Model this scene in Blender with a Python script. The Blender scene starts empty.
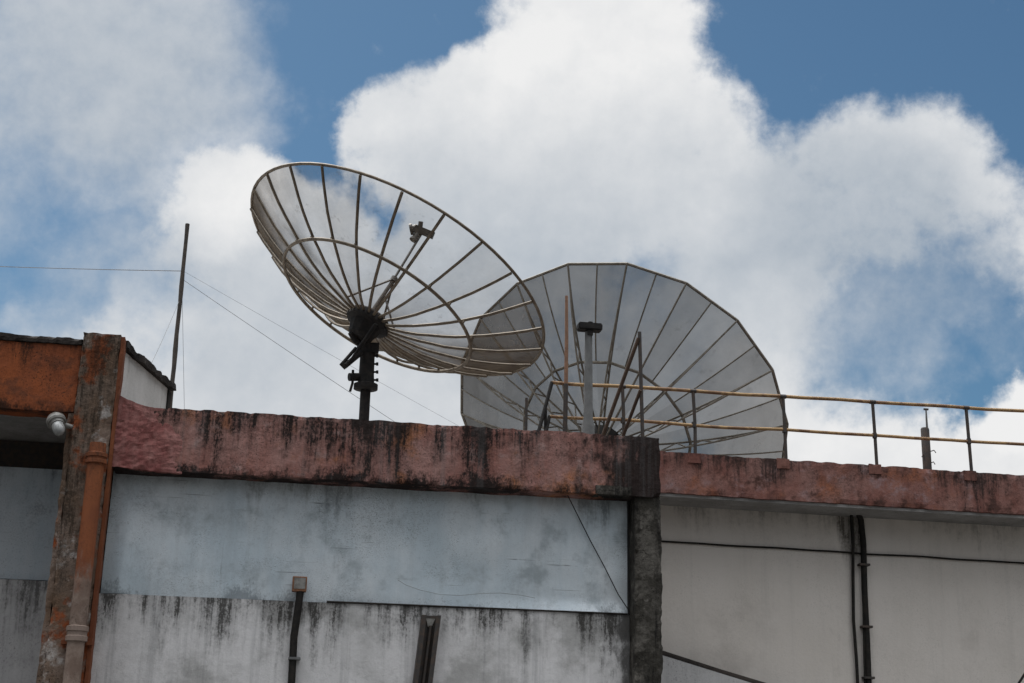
import bpy, bmesh, math, random
from mathutils import Vector, Matrix, noise as mn
random.seed(7)
S = bpy.context.scene
C = S.collection
RAD = math.radians

# ------------------------------------------------------------------ camera
CAM = Vector((0, 0, 1.6)); FPX = 1422.0
p_, y_, r_ = RAD(17.29), RAD(8.82), RAD(1.335)
FW = Vector((math.sin(y_)*math.cos(p_), math.cos(y_)*math.cos(p_), math.sin(p_)))
_rt = Vector((math.cos(y_), -math.sin(y_), 0)); _up = _rt.cross(FW)
RT = _rt*math.cos(r_) + _up*math.sin(r_); UP = _up*math.cos(r_) - _rt*math.sin(r_)
cd = bpy.data.cameras.new('camera'); cam = bpy.data.objects.new('camera', cd); C.objects.link(cam)
cd.sensor_width = 36; cd.lens = 36*FPX/1024; cd.clip_end = 6000
cam.matrix_world = Matrix.Translation(CAM) @ Matrix((RT, UP, -FW)).transposed().to_4x4()
S.camera = cam

def ray(px, py): return FW + RT*((px-512)/FPX) - UP*((py-341.5)/FPX)
def at(px, py, Y):
    d = ray(px, py); return CAM + d*(Y/d.y)
def frame(px, py):
    d = ray(px, py).normalized()
    rr = (RT - d*RT.dot(d)).normalized()
    # keep rr along the picture's x direction at this pixel
    uu = rr.cross(d).normalized()
    return rr, uu, d

# ------------------------------------------------------------------ object helpers
def tag(o, label=None, cat=None, group=None, kind=None):
    if label: o['label'] = label
    if cat: o['category'] = cat
    if group: o['group'] = group
    if kind: o['kind'] = kind
    return o
def thing(name, label, cat, loc=(0, 0, 0), group=None):
    o = bpy.data.objects.new(name, None); C.objects.link(o); o.location = loc
    o.empty_display_size = .2
    return tag(o, label, cat, group)
def obj(name, bm, mat, parent=None, smooth=False, origin=None):
    off = Vector((0, 0, 0)); p = parent
    while p is not None:
        off += Vector(p.location); p = p.parent
    if parent is None and origin is not None: off = Vector(origin)
    bmesh.ops.recalc_face_normals(bm, faces=bm.faces[:])
    bmesh.ops.translate(bm, verts=bm.verts[:], vec=-off)
    me = bpy.data.meshes.new(name); bm.to_mesh(me); bm.free()
    if smooth:
        for f in me.polygons: f.use_smooth = True
        me.set_sharp_from_angle(angle=RAD(48))
    me.materials.append(mat)
    o = bpy.data.objects.new(name, me); C.objects.link(o)
    if parent is not None: o.parent = parent
    elif origin is not None: o.location = origin
    return o

def add_hexa(bm, c):            # 8 corners: bottom 0-3, top 4-7
    v = [bm.verts.new(p) for p in c]
    for f in ((0, 1, 2, 3), (4, 7, 6, 5), (0, 4, 5, 1), (1, 5, 6, 2), (2, 6, 7, 3), (3, 7, 4, 0)):
        bm.faces.new([v[i] for i in f])
    return v
def add_box(bm, x0, x1, y0, y1, z0, z1):
    return add_hexa(bm, [(x0, y0, z0), (x1, y0, z0), (x1, y1, z0), (x0, y1, z0), (x0, y0, z1), (x1, y0, z1), (x1, y1, z1), (x0, y1, z1)])
def box(x0, x1, y0, y1, z0, z1, bev=0):
    bm = bmesh.new(); add_box(bm, x0, x1, y0, y1, z0, z1)
    if bev: bmesh.ops.bevel(bm, geom=bm.edges[:], offset=bev, segments=2, affect='EDGES')
    return bm
def add_obox(bm, c, ux, uy, uz, hx, hy, hz):   # oriented box
    c = Vector(c)
    add_hexa(bm, [c+ux*a*hx+uy*b*hy+uz*k*hz for k in (-1, 1) for a, b in ((-1, -1), (1, -1), (1, 1), (-1, 1))])
def rough_box(x0, x1, y0, y1, z0, z1, seg=.05, amp=.006, edge=.012, seed=0.0, fade=None):
    """Cast concrete: subdivided faces, uneven surface and worn, nibbled edges."""
    bm = bmesh.new()
    def ticks(a, b):
        n = max(1, int(round((b-a)/seg))); return [a+(b-a)*i/n for i in range(n+1)]
    X, Y, Z = ticks(x0, x1), ticks(y0, y1), ticks(z0, z1)
    cache = {}
    def V(i, j, k):
        if (i, j, k) not in cache:
            p = Vector((X[i], Y[j], Z[k]))
            n = 0; dirs = Vector((0, 0, 0)); ctr = Vector(((x0+x1)/2, (y0+y1)/2, (z0+z1)/2))
            for idx, L, q in ((0, X, i), (1, Y, j), (2, Z, k)):
                if q == 0: dirs[idx] += 1; n += 1
                elif q == len(L)-1: dirs[idx] -= 1; n += 1
            q = p+Vector((seed, seed*1.7, 0))
            w = mn.fractal(q*3, 1.0, 2.0, 3)*amp + mn.noise(q*23)*amp*.5
            d = dirs.normalized()*w
            if n >= 2:
                d = d+dirs.normalized()*edge*max(0, mn.noise(q*9)*.9+mn.noise(q*27)*.6+.15)
            cache[(i, j, k)] = bm.verts.new(p+d)
        return cache[(i, j, k)]
    nx, ny, nz = len(X)-1, len(Y)-1, len(Z)-1
    for i in range(nx):
        for k in range(nz):
            for j in (0, ny): bm.faces.new([V(i, j, k), V(i+1, j, k), V(i+1, j, k+1), V(i, j, k+1)])
        for j in range(ny):
            for k in (0, nz): bm.faces.new([V(i, j, k), V(i+1, j, k), V(i+1, j+1, k), V(i, j+1, k)])
    for j in range(ny):
        for k in range(nz):
            for i in (0, nx): bm.faces.new([V(i, j, k), V(i, j+1, k), V(i, j+1, k+1), V(i, j, k+1)])
    return bm

def add_tube(bm, pts, rad, segs=8, closed=False, caps=True):
    pts = [Vector(p) for p in pts]; n = len(pts)
    rads = rad if isinstance(rad, (list, tuple)) else [rad]*n
    rings = []; nrm = None
    for i, p in enumerate(pts):
        if closed: t = (pts[(i+1) % n]-pts[i-1]).normalized()
        else: t = (pts[min(i+1, n-1)]-pts[max(i-1, 0)]).normalized()
        if nrm is None:
            nrm = t.orthogonal().normalized()
        nrm = (nrm-t*nrm.dot(t)).normalized(); bn = t.cross(nrm)
        rings.append([bm.verts.new(p+(nrm*math.cos(a)+bn*math.sin(a))*rads[i]) for a in [2*math.pi*k/segs for k in range(segs)]])
    for i in range(n if closed else n-1):
        a, b = rings[i], rings[(i+1) % n]
        off = 0
        if closed and i == n-1:   # match the twist of the closing ring
            off = min(range(segs), key=lambda o: sum((a[k].co-b[(k+o) % segs].co).length for k in range(segs)))
        for k in range(segs):
            bm.faces.new([a[k], a[(k+1) % segs], b[(k+1+off) % segs], b[(k+off) % segs]])
    if caps and not closed:
        bm.faces.new(rings[0][::-1]); bm.faces.new(rings[-1])
    return bm
def tube(pts, rad, segs=8, closed=False): return add_tube(bmesh.new(), pts, rad, segs, closed)
def add_lathe(bm, base, axis, prof, segs=20):   # prof: (distance along axis, radius)
    axis = Vector(axis).normalized(); u = axis.orthogonal().normalized(); v = axis.cross(u); base = Vector(base)
    rings = [[bm.verts.new(base+axis*h+(u*math.cos(2*math.pi*k/segs)+v*math.sin(2*math.pi*k/segs))*r) for k in range(segs)] for h, r in prof]
    for a, b in zip(rings, rings[1:]):
        for k in range(segs): bm.faces.new([a[k], a[(k+1) % segs], b[(k+1) % segs], b[k]])
    bm.faces.new(rings[0][::-1]); bm.faces.new(rings[-1])
    return bm
def lathe(base, axis, prof, segs=20): return add_lathe(bmesh.new(), base, axis, prof, segs)
def tone(o, key, seed):        # each sheet of mesh has its own age
    at_ = o.data.attributes.new('sheet_tone', 'FLOAT', 'FACE'); rnd = random.Random(seed); d = {}
    for f in o.data.polygons: at_.data[f.index].value = d.setdefault(key(f.index), rnd.uniform(-1, 1))
def lerp(a, b, t): return Vector(a)*(1-t)+Vector(b)*t
def sag(a, b, s, n=14): return [lerp(a, b, i/n)-Vector((0, 0, s*4*(i/n)*(1-i/n))) for i in range(n+1)]

# ------------------------------------------------------------------ node helpers
class NT:
    def __init__(s, nt): s.nt = nt; s.n = nt.nodes; s.l = nt.links
    def new(s, t, **k):
        n = s.n.new(t)
        for a, b in k.items(): setattr(n, a, b)
        return n
    def put(s, sock, v):
        if hasattr(v, 'is_linked') or isinstance(v, bpy.types.NodeSocket): s.l.new(v, sock)
        else: sock.default_value = v
    def m(s, op, a, b=None, c=None, clamp=False):
        n = s.new('ShaderNodeMath', operation=op, use_clamp=clamp)
        s.put(n.inputs[0], a)
        if b is not None: s.put(n.inputs[1], b)
        if c is not None: s.put(n.inputs[2], c)
        return n.outputs[0]
    def vm(s, op, a, b=None, out=0):
        n = s.new('ShaderNodeVectorMath', operation=op); s.put(n.inputs[0], a)
        if b is not None: s.put(n.inputs[1], b)
        return n.outputs['Value'] if out == 'Value' else n.outputs[0]
    def scale(s, v, k):
        n = s.new('ShaderNodeVectorMath', operation='SCALE'); s.put(n.inputs[0], v); s.put(n.inputs['Scale'], k); return n.outputs[0]
    def noise(s, vec, scale, detail=5, rough=.55, dist=0, color=False):
        n = s.new('ShaderNodeTexNoise'); s.put(n.inputs['Vector'], vec); s.put(n.inputs['Scale'], scale)
        n.inputs['Detail'].default_value = detail; n.inputs['Roughness'].default_value = rough; n.inputs['Distortion'].default_value = dist
        return n.outputs['Color' if color else 'Fac']
    def vor(s, vec, scale, feature='F1', detail=0, rough=.5):
        n = s.new('ShaderNodeTexVoronoi', feature=feature); s.put(n.inputs['Vector'], vec); n.inputs['Scale'].default_value = scale
        n.inputs['Detail'].default_value = detail; n.inputs['Roughness'].default_value = rough
        return n.outputs['Distance']
    def mr(s, v, a, b, c=0, d=1, smooth=True):
        n = s.new('ShaderNodeMapRange', interpolation_type='SMOOTHSTEP' if smooth else 'LINEAR')
        s.put(n.inputs[0], v)
        for i, q in zip((1, 2, 3, 4), (a, b, c, d)): s.put(n.inputs[i], q)
        return n.outputs[0]
    def mix(s, f, a, b):
        n = s.new('ShaderNodeMix', data_type='RGBA'); s.put(n.inputs[0], f)
        for sock, v in ((n.inputs[6], a), (n.inputs[7], b)):
            if isinstance(v, (tuple, list)): v = tuple(v)+((1,) if len(v) == 3 else ())
            s.put(sock, v)
        return n.outputs[2]
    def pos(s, sc=(1, 1, 1)):
        g = s.new('ShaderNodeNewGeometry'); v = g.outputs['Position']
        return s.vm('MULTIPLY', v, sc) if sc != (1, 1, 1) else v
    def z(s):
        x = s.new('ShaderNodeSeparateXYZ'); s.put(x.inputs[0], s.pos()); return x.outputs
def mat(name):
    m = bpy.data.materials.new(name); m.use_nodes = True
    t = NT(m.node_tree); b = t.n['Principled BSDF']; return m, t, b

def wall_mat(name, a, b, dirt=(.02, .02, .018), top=5.0, length=1.2, streak=.8, blotch=.5, bottom=None, side=None,
             rough=.9, metal=0., bump=.25, freq=6., speck=.3, cscale=1.3, extra=None, dens=.5, fine=0., cracks=None, spot=None, grain=0., lower=None):
    """Weathered plaster/concrete/sheet: base colour in two tones, mildew blotches, specks and run-off streaks under a wet edge."""
    m, t, bs = mat(name); P = t.pos(); xyz = t.z()
    n1 = t.noise(P, cscale, 6, .6); n2 = t.noise(t.pos((1, 1, .35)), cscale*5, 6, .65)
    col = t.mix(t.mr(t.m('ADD', t.m('MULTIPLY', n1, .6), t.m('MULTIPLY', n2, .4)), .36, .64), a, b)
    if extra:
        for ec, es, lo, hi in extra:
            col = t.mix(t.mr(t.noise(t.vm('ADD', P, (3.1*es, 7.7, 1.3)), es, 7, .65), lo, hi), col, ec)
    if lower:        # paint worn away below a ragged line
        lz, lc, lc2 = lower
        edge = t.m('ADD', xyz[2], t.m('MULTIPLY', t.m('SUBTRACT', t.noise(t.pos((1, 1, .5)), 13, 7, .7), .5), .9))
        col = t.mix(t.mr(edge, lz-.16, lz+.22), t.mix(t.mr(t.noise(P, 7, 6, .65), .4, .62), lc, lc2), col)
    g = t.mr(xyz[2], top-length, top, 0, 1, smooth=False)
    def sn(v, k_): return t.m('MULTIPLY', t.m('SUBTRACT', v, .5), k_)
    # vertical run-off: thin and broad streaks, in clusters, thinning out downwards
    s1 = t.noise(t.pos((1, 1, .08)), freq, 5, .6); s2 = t.noise(t.pos((1, 1, .14)), freq*3.3, 6, .65)
    brk = t.noise(P, 8, 9, .72); clu = t.noise(t.pos((1, 1, .05)), freq*.28, 3, .5)
    st = t.m('ADD', t.m('ADD', sn(s1, 2.2), sn(s2, 1.5)), t.m('ADD', sn(brk, 1.3), sn(clu, 3.2)))
    grit = sn(t.noise(t.pos((1, 1, .6)), 62, 4, .7), 1.1)
    st = t.m('ADD', st, t.m('SUBTRACT', t.m('MULTIPLY', g, .85), .95-dens))
    hair = t.noise(t.pos((1, 1, .07)), 24, 5, .7); spk = t.noise(t.pos((1, 1, .7)), 46, 6, .75)
    tex = t.mr(t.m('ADD', t.m('MULTIPLY', hair, .55), t.m('MULTIPLY', spk, .45)), .42, .58)
    core = t.mr(st, -.15, .75)
    stm = t.m('MULTIPLY', t.m('MULTIPLY', core, t.m('ADD', .38, t.m('MULTIPLY', tex, .95)), clamp=True), streak)
    stm = t.m('MAXIMUM', stm, t.m('MULTIPLY', t.mr(st, .35, 1.0), streak))
    if bottom is not None:
        gb = t.mr(xyz[2], bottom, bottom+.30, 1, 0, smooth=False)
        sb = t.m('ADD', t.m('ADD', sn(t.noise(t.pos((1, 1, .45)), freq*.7, 7, .7), 2.6), sn(brk, 1.2)), t.m('ADD', t.m('SUBTRACT', gb, 1.0-dens*.8), t.m('ADD', grit, sn(clu, 1.6))))
        stm = t.m('MAXIMUM', stm, t.m('MULTIPLY', t.mr(sb, -.06, .5), streak))
    # blotches with speckled edges
    bl = t.m('ADD', sn(t.noise(t.vm('ADD', P, (11, 3, 5)), 1.9, 9, .70), 1.6), sn(t.noise(P, 40, 4, .7), .9))
    blm = t.m('MULTIPLY', t.mr(bl, .0, .5), blotch)
    sp = t.m('MULTIPLY', t.mr(t.noise(P, 55, 3, .6), .55, .66), t.m('MULTIPLY', t.mr(t.noise(P, 2.3, 4, .6), .40, .60), speck))
    dm = t.m('MAXIMUM', t.m('MAXIMUM', stm, blm), sp)
    if cracks:
        cz, amt = cracks     # crazed, flaking paint: fine dark cracks and long horizontal scratches
        wv = t.vm('ADD', P, t.scale(t.vm('SUBTRACT', t.noise(P, 9, 6, .65, color=True), (.5, .5, .5)), .22))
        cr = t.m('LESS_THAN', t.vor(wv, cz, 'DISTANCE_TO_EDGE'), .035)
        ar = t.mr(t.noise(t.vm('ADD', P, (1.7, 0, .4)), 1.1, 6, .7), .44, .58)
        fl = t.mr(t.noise(t.pos((1, 1, 1.5)), 70, 6, .75), .50, .66)
        dm = t.m('MAXIMUM', dm, t.m('MULTIPLY', t.m('MULTIPLY', t.m('MAXIMUM', t.m('MULTIPLY', cr, fl), t.m('MULTIPLY', fl, .70)), ar), amt))
        sc_ = t.mr(t.noise(t.pos((.5, 1, 26)), 1.6, 5, .6), .63, .69)
        dm = t.m('MAXIMUM', dm, t.m('MULTIPLY', t.m('MULTIPLY', sc_, t.mr(t.noise(P, 3, 3, .5), .5, .6)), amt*.7))
        vs_ = t.mr(t.noise(t.pos((30, 1, .5)), 1.4, 4, .6), .69, .73)
        dm = t.m('MAXIMUM', dm, t.m('MULTIPLY', t.m('MULTIPLY', vs_, t.mr(t.noise(P, 2.2, 3, .5), .48, .6)), amt*.7))
    if side:
        for x0, x1, amt in side:       # mould gathering along an edge (x0 clean -> x1 mouldy)
            gx = t.m('ADD', t.mr(xyz[0], x0, x1, 0, 1, smooth=False), t.m('MULTIPLY', t.m('SUBTRACT', t.noise(t.pos((1, 1, .5)), 7, 8, .7), .5), 1.1))
            dm = t.m('MAXIMUM', dm, t.m('MULTIPLY', t.mr(gx, .45, .75), amt))
    if spot:         # run-off below one leak
        sx, sw, st_, sl_, amt = spot
        q = t.m('DIVIDE', t.m('ABSOLUTE', t.m('SUBTRACT', xyz[0], sx)), sw)
        q = t.m('POWER', q, 3.0)
        qz = t.mr(xyz[2], st_-sl_, st_, 0, 1, smooth=False)
        q = t.m('ADD', t.m('SUBTRACT', t.m('MULTIPLY', qz, 1.7), q), t.m('ADD', sn(s2, 1.6), sn(brk, .8)))
        dm = t.m('MAXIMUM', dm, t.m('MULTIPLY', t.m('MULTIPLY', t.mr(q, -.1, 1.0), t.m('ADD', .55, t.m('MULTIPLY', tex, .6)), clamp=True), amt))
    col = t.mix(dm, col, dirt)
    if grain:        # faint vertical drag marks and wash lines
        gl = t.m('ADD', sn(t.noise(t.pos((1, 1, .03)), 26, 5, .7), 1.0), sn(t.noise(t.pos((1, 1, .05)), 5, 5, .6), 1.4))
        col = t.mix(t.m('MULTIPLY', t.mr(gl, -.05, .45), grain), col, (.16, .165, .165))
    if fine:
        col = t.mix(t.m('MULTIPLY', t.noise(P, 130, 2, .6), fine), col, (.02, .02, .02))
    t.put(bs.inputs['Base Color'], col)
    t.put(bs.inputs['Roughness'], t.m('ADD', rough, t.m('MULTIPLY', dm, .95-rough)) if metal else rough)
    if metal: t.put(bs.inputs['Metallic'], t.m('MULTIPLY', t.m('SUBTRACT', 1., dm), metal))
    if not metal: bs.inputs['Specular IOR Level'].default_value = .12
    else: t.put(bs.inputs['Specular IOR Level'], t.m('MULTIPLY', t.m('SUBTRACT', 1.05, dm), .4))
    h = t.m('ADD', t.m('MULTIPLY', t.noise(P, 18, 8, .7), .7), t.m('MULTIPLY', t.noise(P, 3, 4, .6), .6))
    bp = t.new('ShaderNodeBump'); bp.inputs['Strength'].default_value = bump; bp.inputs['Distance'].default_value = .03
    t.put(bp.inputs['Height'], h); t.put(bs.inputs['Normal'], bp.outputs[0])
    return m
def metal_mat(name, a, b, scale=14, metal=.3, rough=.6, lo=.4, hi=.62, bump=.1, spec=.5):
    m, t, bs = mat(name); P = t.pos()
    col = t.mix(t.mr(t.noise(P, scale, 7, .65), lo, hi), a, b)
    col = t.mix(t.m('MULTIPLY', t.noise(P, scale*4, 4, .6), .35), col, tuple(x*.45 for x in a))
    t.put(bs.inputs['Base Color'], col); bs.inputs['Metallic'].default_value = metal; bs.inputs['Roughness'].default_value = rough; bs.inputs['Specular IOR Level'].default_value = spec
    bp = t.new('ShaderNodeBump'); bp.inputs['Strength'].default_value = bump; bp.inputs['Distance'].default_value = .01
    t.put(bp.inputs['Height'], t.noise(P, scale*3, 5, .6)); t.put(bs.inputs['Normal'], bp.outputs[0])
    return m
def gauze_mat(name, T, a, b, rough=.5, metal=.4, mot=.42, ex=1.0, blot=.14):
    """Expanded metal sheet: light that passes falls with the path through the mesh, T**(1/cos)."""
    m, t, bs = mat(name); P = t.pos()
    t.put(bs.inputs['Base Color'], t.mix(t.mr(t.noise(P, 2.2, 7, .62), .36, .64), a, b))
    bs.inputs['Metallic'].default_value = 0; bs.inputs['Roughness'].default_value = rough; bs.inputs['Specular IOR Level'].default_value = .06
    g = t.new('ShaderNodeNewGeometry')
    cs = t.m('ABSOLUTE', t.vm('DOT_PRODUCT', g.outputs['Normal'], g.outputs['Incoming'], out='Value'))
    sh = t.new('ShaderNodeAttribute', attribute_name='sheet_tone')
    Tv = t.m('ADD', T, t.m('ADD', t.m('MULTIPLY', sh.outputs['Fac'], .05), t.m('MULTIPLY', t.m('SUBTRACT', t.noise(P, 1.6, 7, .68), .5), -mot)))
    pw = t.m('POWER', Tv, t.m('POWER', t.m('MAXIMUM', cs, .08), -ex))
    f = t.m('SUBTRACT', 1.0, pw)
    f = t.m('ADD', f, t.m('MULTIPLY', t.mr(t.noise(P, 6, 6, .7), .58, .70), blot), clamp=True)
    tr = t.new('ShaderNodeBsdfTransparent'); mx = t.new('ShaderNodeMixShader')
    t.put(mx.inputs[0], f); t.l.new(tr.outputs[0], mx.inputs[1]); t.l.new(bs.outputs[0], mx.inputs[2])
    t.l.new(mx.outputs[0], t.n['Material Output'].inputs[0])
    return m

K = .86   # common weathering factor on the wall paints
def k(c): return tuple(x*K for x in c)
M = {}
M['parapet'] = wall_mat('parapet_paint', k((.30, .13, .105)), k((.40, .23, .20)), (.016, .013, .012), 5.05, .70, .97, .45, bottom=4.36,
                        side=[(1.5, 4.0, .96)], freq=3.4, bump=.9, grain=.25, extra=[(k((.41, .165, .08)), 1.3, .52, .66), (k((.42, .29, .265)), 5., .56, .76)], dens=.66, speck=.8)
M['rough_plaster'] = wall_mat('rough_render', k((.25, .09, .082)), k((.36, .18, .16)), (.03, .018, .018), 5.05, .5, .5, .45, bump=1., freq=6, cscale=3)
M['slab_red'] = wall_mat('slab_paint', k((.23, .095, .075)), k((.31, .17, .145)), (.030, .022, .020), 5.2, .42, .9, .8, freq=5, speck=.6,
                         bump=.6, extra=[(k((.36, .25, .25)), 3.6, .53, .72), (k((.33, .125, .07)), 1.6, .55, .74), (k((.11, .055, .045)), 5., .52, .66)], dens=.66)
M['block_red'] = wall_mat('socket_paint', k((.20, .085, .068)), k((.25, .12, .095)), (.03, .02, .02), 5.2, .3, .7, .6, freq=6)
M['orange'] = wall_mat('orange_paint', k((.33, .095, .036)), k((.22, .068, .034)), (.026, .015, .011), 5.7, .5, .9, .85, bottom=4.9, freq=4, bump=.5, speck=.95, dens=.46,
                       extra=[(k((.17, .06, .032)), 4.5, .48, .62)])
M['column'] = wall_mat('column_concrete', k((.25, .19, .155)), k((.15, .095, .062)), (.018, .014, .010), 5.75, 3.6, .8, .85, freq=5, bump=.9,
                       extra=[(k((.27, .075, .028)), 2.6, .50, .60), (k((.44, .40, .37)), 4.3, .57, .69)], dens=.60, speck=.9)
M['strip'] = wall_mat('rust_strip', k((.22, .078, .036)), k((.16, .055, .03)), (.03, .02, .015), 5.7, 3., .6, .6, freq=9)
M['panel'] = wall_mat('blue_sheet', k((.62, .715, .77)), k((.82, .875, .905)), (.10, .11, .115), 4.42, .40, .60, .30, rough=.36, metal=.30, bottom=3.22,
                      bump=.12, freq=3.2, speck=.2, cscale=.7, dens=.30, extra=[(k((.47, .53, .56)), 2.2, .50, .68)], grain=.14, fine=.16, cracks=(64, .95))
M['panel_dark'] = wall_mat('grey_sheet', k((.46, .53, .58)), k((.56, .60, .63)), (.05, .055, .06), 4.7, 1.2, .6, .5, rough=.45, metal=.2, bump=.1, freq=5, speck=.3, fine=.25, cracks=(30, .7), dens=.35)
M['wall_low'] = wall_mat('grey_wall', k((.70, .685, .675)), k((.82, .80, .79)), (.035, .032, .028), 3.25, .70, .92, .26, freq=2.6, speck=.12, bump=.35, dens=.62, fine=.15, grain=.35,
                         extra=[(k((.48, .47, .455)), 1.5, .46, .66)], side=[(2.6, 3.8, .85)])
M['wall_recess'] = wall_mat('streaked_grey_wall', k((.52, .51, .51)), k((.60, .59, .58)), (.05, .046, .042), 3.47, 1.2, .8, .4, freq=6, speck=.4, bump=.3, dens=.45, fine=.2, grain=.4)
M['wall_right'] = wall_mat('cream_wall', k((.70, .645, .585)), k((.755, .70, .645)), (.10, .088, .075), 4.75, .50, .5, .16, freq=1.6, speck=.15, bump=.22, cscale=.6, dens=.45, fine=.12, grain=.10, extra=[(k((.60, .55, .50)), 1.1, .54, .74)],
                           spot=(6.43, .17, 4.74, .80, .97))
M['wall_white'] = wall_mat('white_side_wall', k((.52, .505, .48)), k((.62, .60, .575)), (.16, .14, .13), 5.7, .6, .5, .3, freq=5, speck=.2, dens=.3)
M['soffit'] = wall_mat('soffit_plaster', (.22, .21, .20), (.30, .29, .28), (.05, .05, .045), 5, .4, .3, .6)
M['mould'] = wall_mat('mouldy_concrete', k((.10, .092, .08)), k((.17, .155, .135)), (.012, .011, .010), 5.05, 6, .95, .9, freq=6, bump=1., speck=.9, dens=.72, extra=[(k((.055, .05, .042)), 5, .40, .54), (k((.27, .25, .225)), 8, .60, .72)])
M['coping'] = wall_mat('old_coping', (.028, .024, .022), (.05, .042, .037), (.008, .007, .007), 5.9, .6, .9, .9, freq=8, bump=.8)
M['roof'] = wall_mat('roof_screed', (.20, .19, .18), (.28, .26, .25), (.04, .04, .035), 9, .1, .1, .7)
M['yard'] = wall_mat('yard_concrete', (.045, .043, .04), (.068, .064, .06), (.025, .024, .022), 9, .1, 0, .4, cscale=.4)
M['pavement'] = wall_mat('pavement_concrete', (.25, .24, .23), (.33, .32, .30), (.08, .08, .07), 9, .1, 0, .4, cscale=.8)
M['pipe_orange'] = wall_mat('pipe_paint', k((.27, .09, .038)), k((.19, .065, .034)), (.03, .02, .015), 4.5, 1.5, .7, .75, freq=14, rough=.6, bump=.2,
                            lower=(3.33, (.17, .12, .095), (.25, .19, .155)))
M['pipe_grey'] = wall_mat('pipe_bare', k((.20, .145, .115)), k((.28, .215, .18)), (.07, .045, .035), 3.4, 1., .5, .5, freq=14, rough=.7)
M['black'] = metal_mat('black_steel', (.014, .013, .013), (.028, .024, .021), 20, .0, .7, spec=.2)
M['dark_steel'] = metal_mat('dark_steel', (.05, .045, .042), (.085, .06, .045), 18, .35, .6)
M['rust'] = metal_mat('rusty_tube', (.085, .05, .03), (.06, .032, .02), 20, .15, .75)
M['rail'] = metal_mat('ochre_rail', (.36, .225, .10), (.17, .085, .04), 7, .1, .7, .46, .60)
M['wood'] = metal_mat('weathered_wood', (.28, .15, .09), (.20, .11, .07), 16, 0, .85)
M['bamboo'] = metal_mat('old_pole', (.075, .06, .048), (.04, .034, .028), 12, 0, .8)
M['rib'] = metal_mat('dish_rib', (.21, .168, .12), (.13, .098, .068), 12, .35, .55)
M['rib2'] = metal_mat('dish_truss', (.22, .195, .16), (.13, .11, .085), 12, .3, .6)
M['gauze'] = gauze_mat('dish_gauze', .84, (.11, .085, .060), (.17, .132, .095), .6, .15, .24, 2.0)
M['gauze2'] = gauze_mat('dish_gauze_dense', .32, (.066, .059, .049), (.100, .090, .076), .7, .1, .20, 1.0, .05)
M['galv'] = metal_mat('galvanised_post', (.15, .15, .147), (.11, .11, .107), 8, .0, .8)
M['lnb'] = metal_mat('feed_metal', (.11, .10, .09), (.07, .062, .053), 14, .3, .5)
M['wire'] = metal_mat('wire_sheath', (.20, .20, .205), (.26, .26, .26), 20, .2, .6)
M['white_plastic'] = metal_mat('aged_white_plastic', (.25, .24, .22), (.14, .13, .115), 16, 0, .45, bump=.02)
M['glassy'] = metal_mat('frosted_glass', (.29, .29, .28), (.22, .22, .21), 10, 0, .18, bump=.0)
M['box_rust'] = metal_mat('rusty_box', (.26, .12, .06), (.16, .075, .04), 24, 0, .85)
M['conduit'] = metal_mat('pvc_conduit', (.016, .015, .014), (.03, .026, .022), 18, 0, .8, spec=.15)

# ------------------------------------------------------------------ setting
def plane(x0, x1, y0, y1, z):
    bm = bmesh.new(); bm.faces.new([bm.verts.new(p) for p in ((x0, y0, z), (x1, y0, z), (x1, y1, z), (x0, y1, z))]); return bm
tag(obj('ground', plane(-1500, 1500, -1500, 1500, 0), M['yard']), kind='structure')
tag(obj('pavement', box(-30, 40, 11.6, 13.55, .004, .14, .01), M['pavement']), kind='structure')

# ---- main building
mb = thing('rooftop_building', 'building with a mould-streaked red parapet over a blue sheet-clad wall, under the tilted dish', 'building', (1, 14, 0))
PF = 13.80
obj('lower_wall', rough_box(-1.74, 3.44, 14.065, 14.40, 0, 3.247, .09, .004, .006), M['wall_low'], mb)
bm = bmesh.new(); NX, NZ = 110, 28; g_ = []
for i in range(NX+1):
    row = []
    for q in range(NZ+1):
        x, z = -1.72+5.16*i/NX, 3.25+1.19*q/NZ
        w = .016*mn.noise(Vector((x*.9, z*1.6, 4)))+.006*mn.noise(Vector((x*3, z*4, 1)))
        w -= .030*max(0, 1-abs(x+1.55)/.16)*(1-q/NZ)            # the sheet bellies out beside the column
        if x > 1: w -= .030*max(0, 1-q/3)*min(1, (x-1)/2)          # bottom edge curls outwards
        row.append(bm.verts.new((x, 14.10+w, z)))
    g_.append(row)
for i in range(NX):
    for q in range(NZ): bm.faces.new([g_[i][q], g_[i+1][q], g_[i+1][q+1], g_[i][q+1]])
r = bmesh.ops.extrude_face_region(bm, geom=bm.faces[:]); bmesh.ops.translate(bm, verts=[v for v in r['geom'] if isinstance(v, bmesh.types.BMVert)], vec=(0, .012, 0))
obj('panel', bm, M['panel'], mb, True)
obj('panel_backing', box(-1.70, 3.42, 14.15, 14.20, 3.25, 4.40), M['black'], mb)
obj('panel_trim', box(3.425, 3.452, 14.05, 14.098, 3.252, 4.42, .003), M['black'], mb)
obj('panel_sill', box(.42, 3.42, 14.05, 14.098, 3.2495, 3.262), M['coping'], mb)
obj('parapet', rough_box(-1.70, 3.702, PF, 14.16, 4.405, 5.03, .045, .007, .03, 2.0), M['parapet'], mb)
rp = rough_box(-1.715, -1.05, PF-.020, PF+.05, 4.41, 5.035, .022, .020, .01, 9.0)
for v in rp.verts:      # the render is swept up against the neighbour's column and thins out along the beam
    q = (v.co.x+1.715)/.665
    if v.co.z > 4.9: v.co.z += .10*max(0, 1-q/.6)**2.2
    v.co.z -= .02*q
    if v.co.y < PF+.02: v.co.y += .040*max(0, q-.25+.35*mn.noise(v.co*5))+.010*mn.noise(v.co*21)*(1-q)
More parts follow.
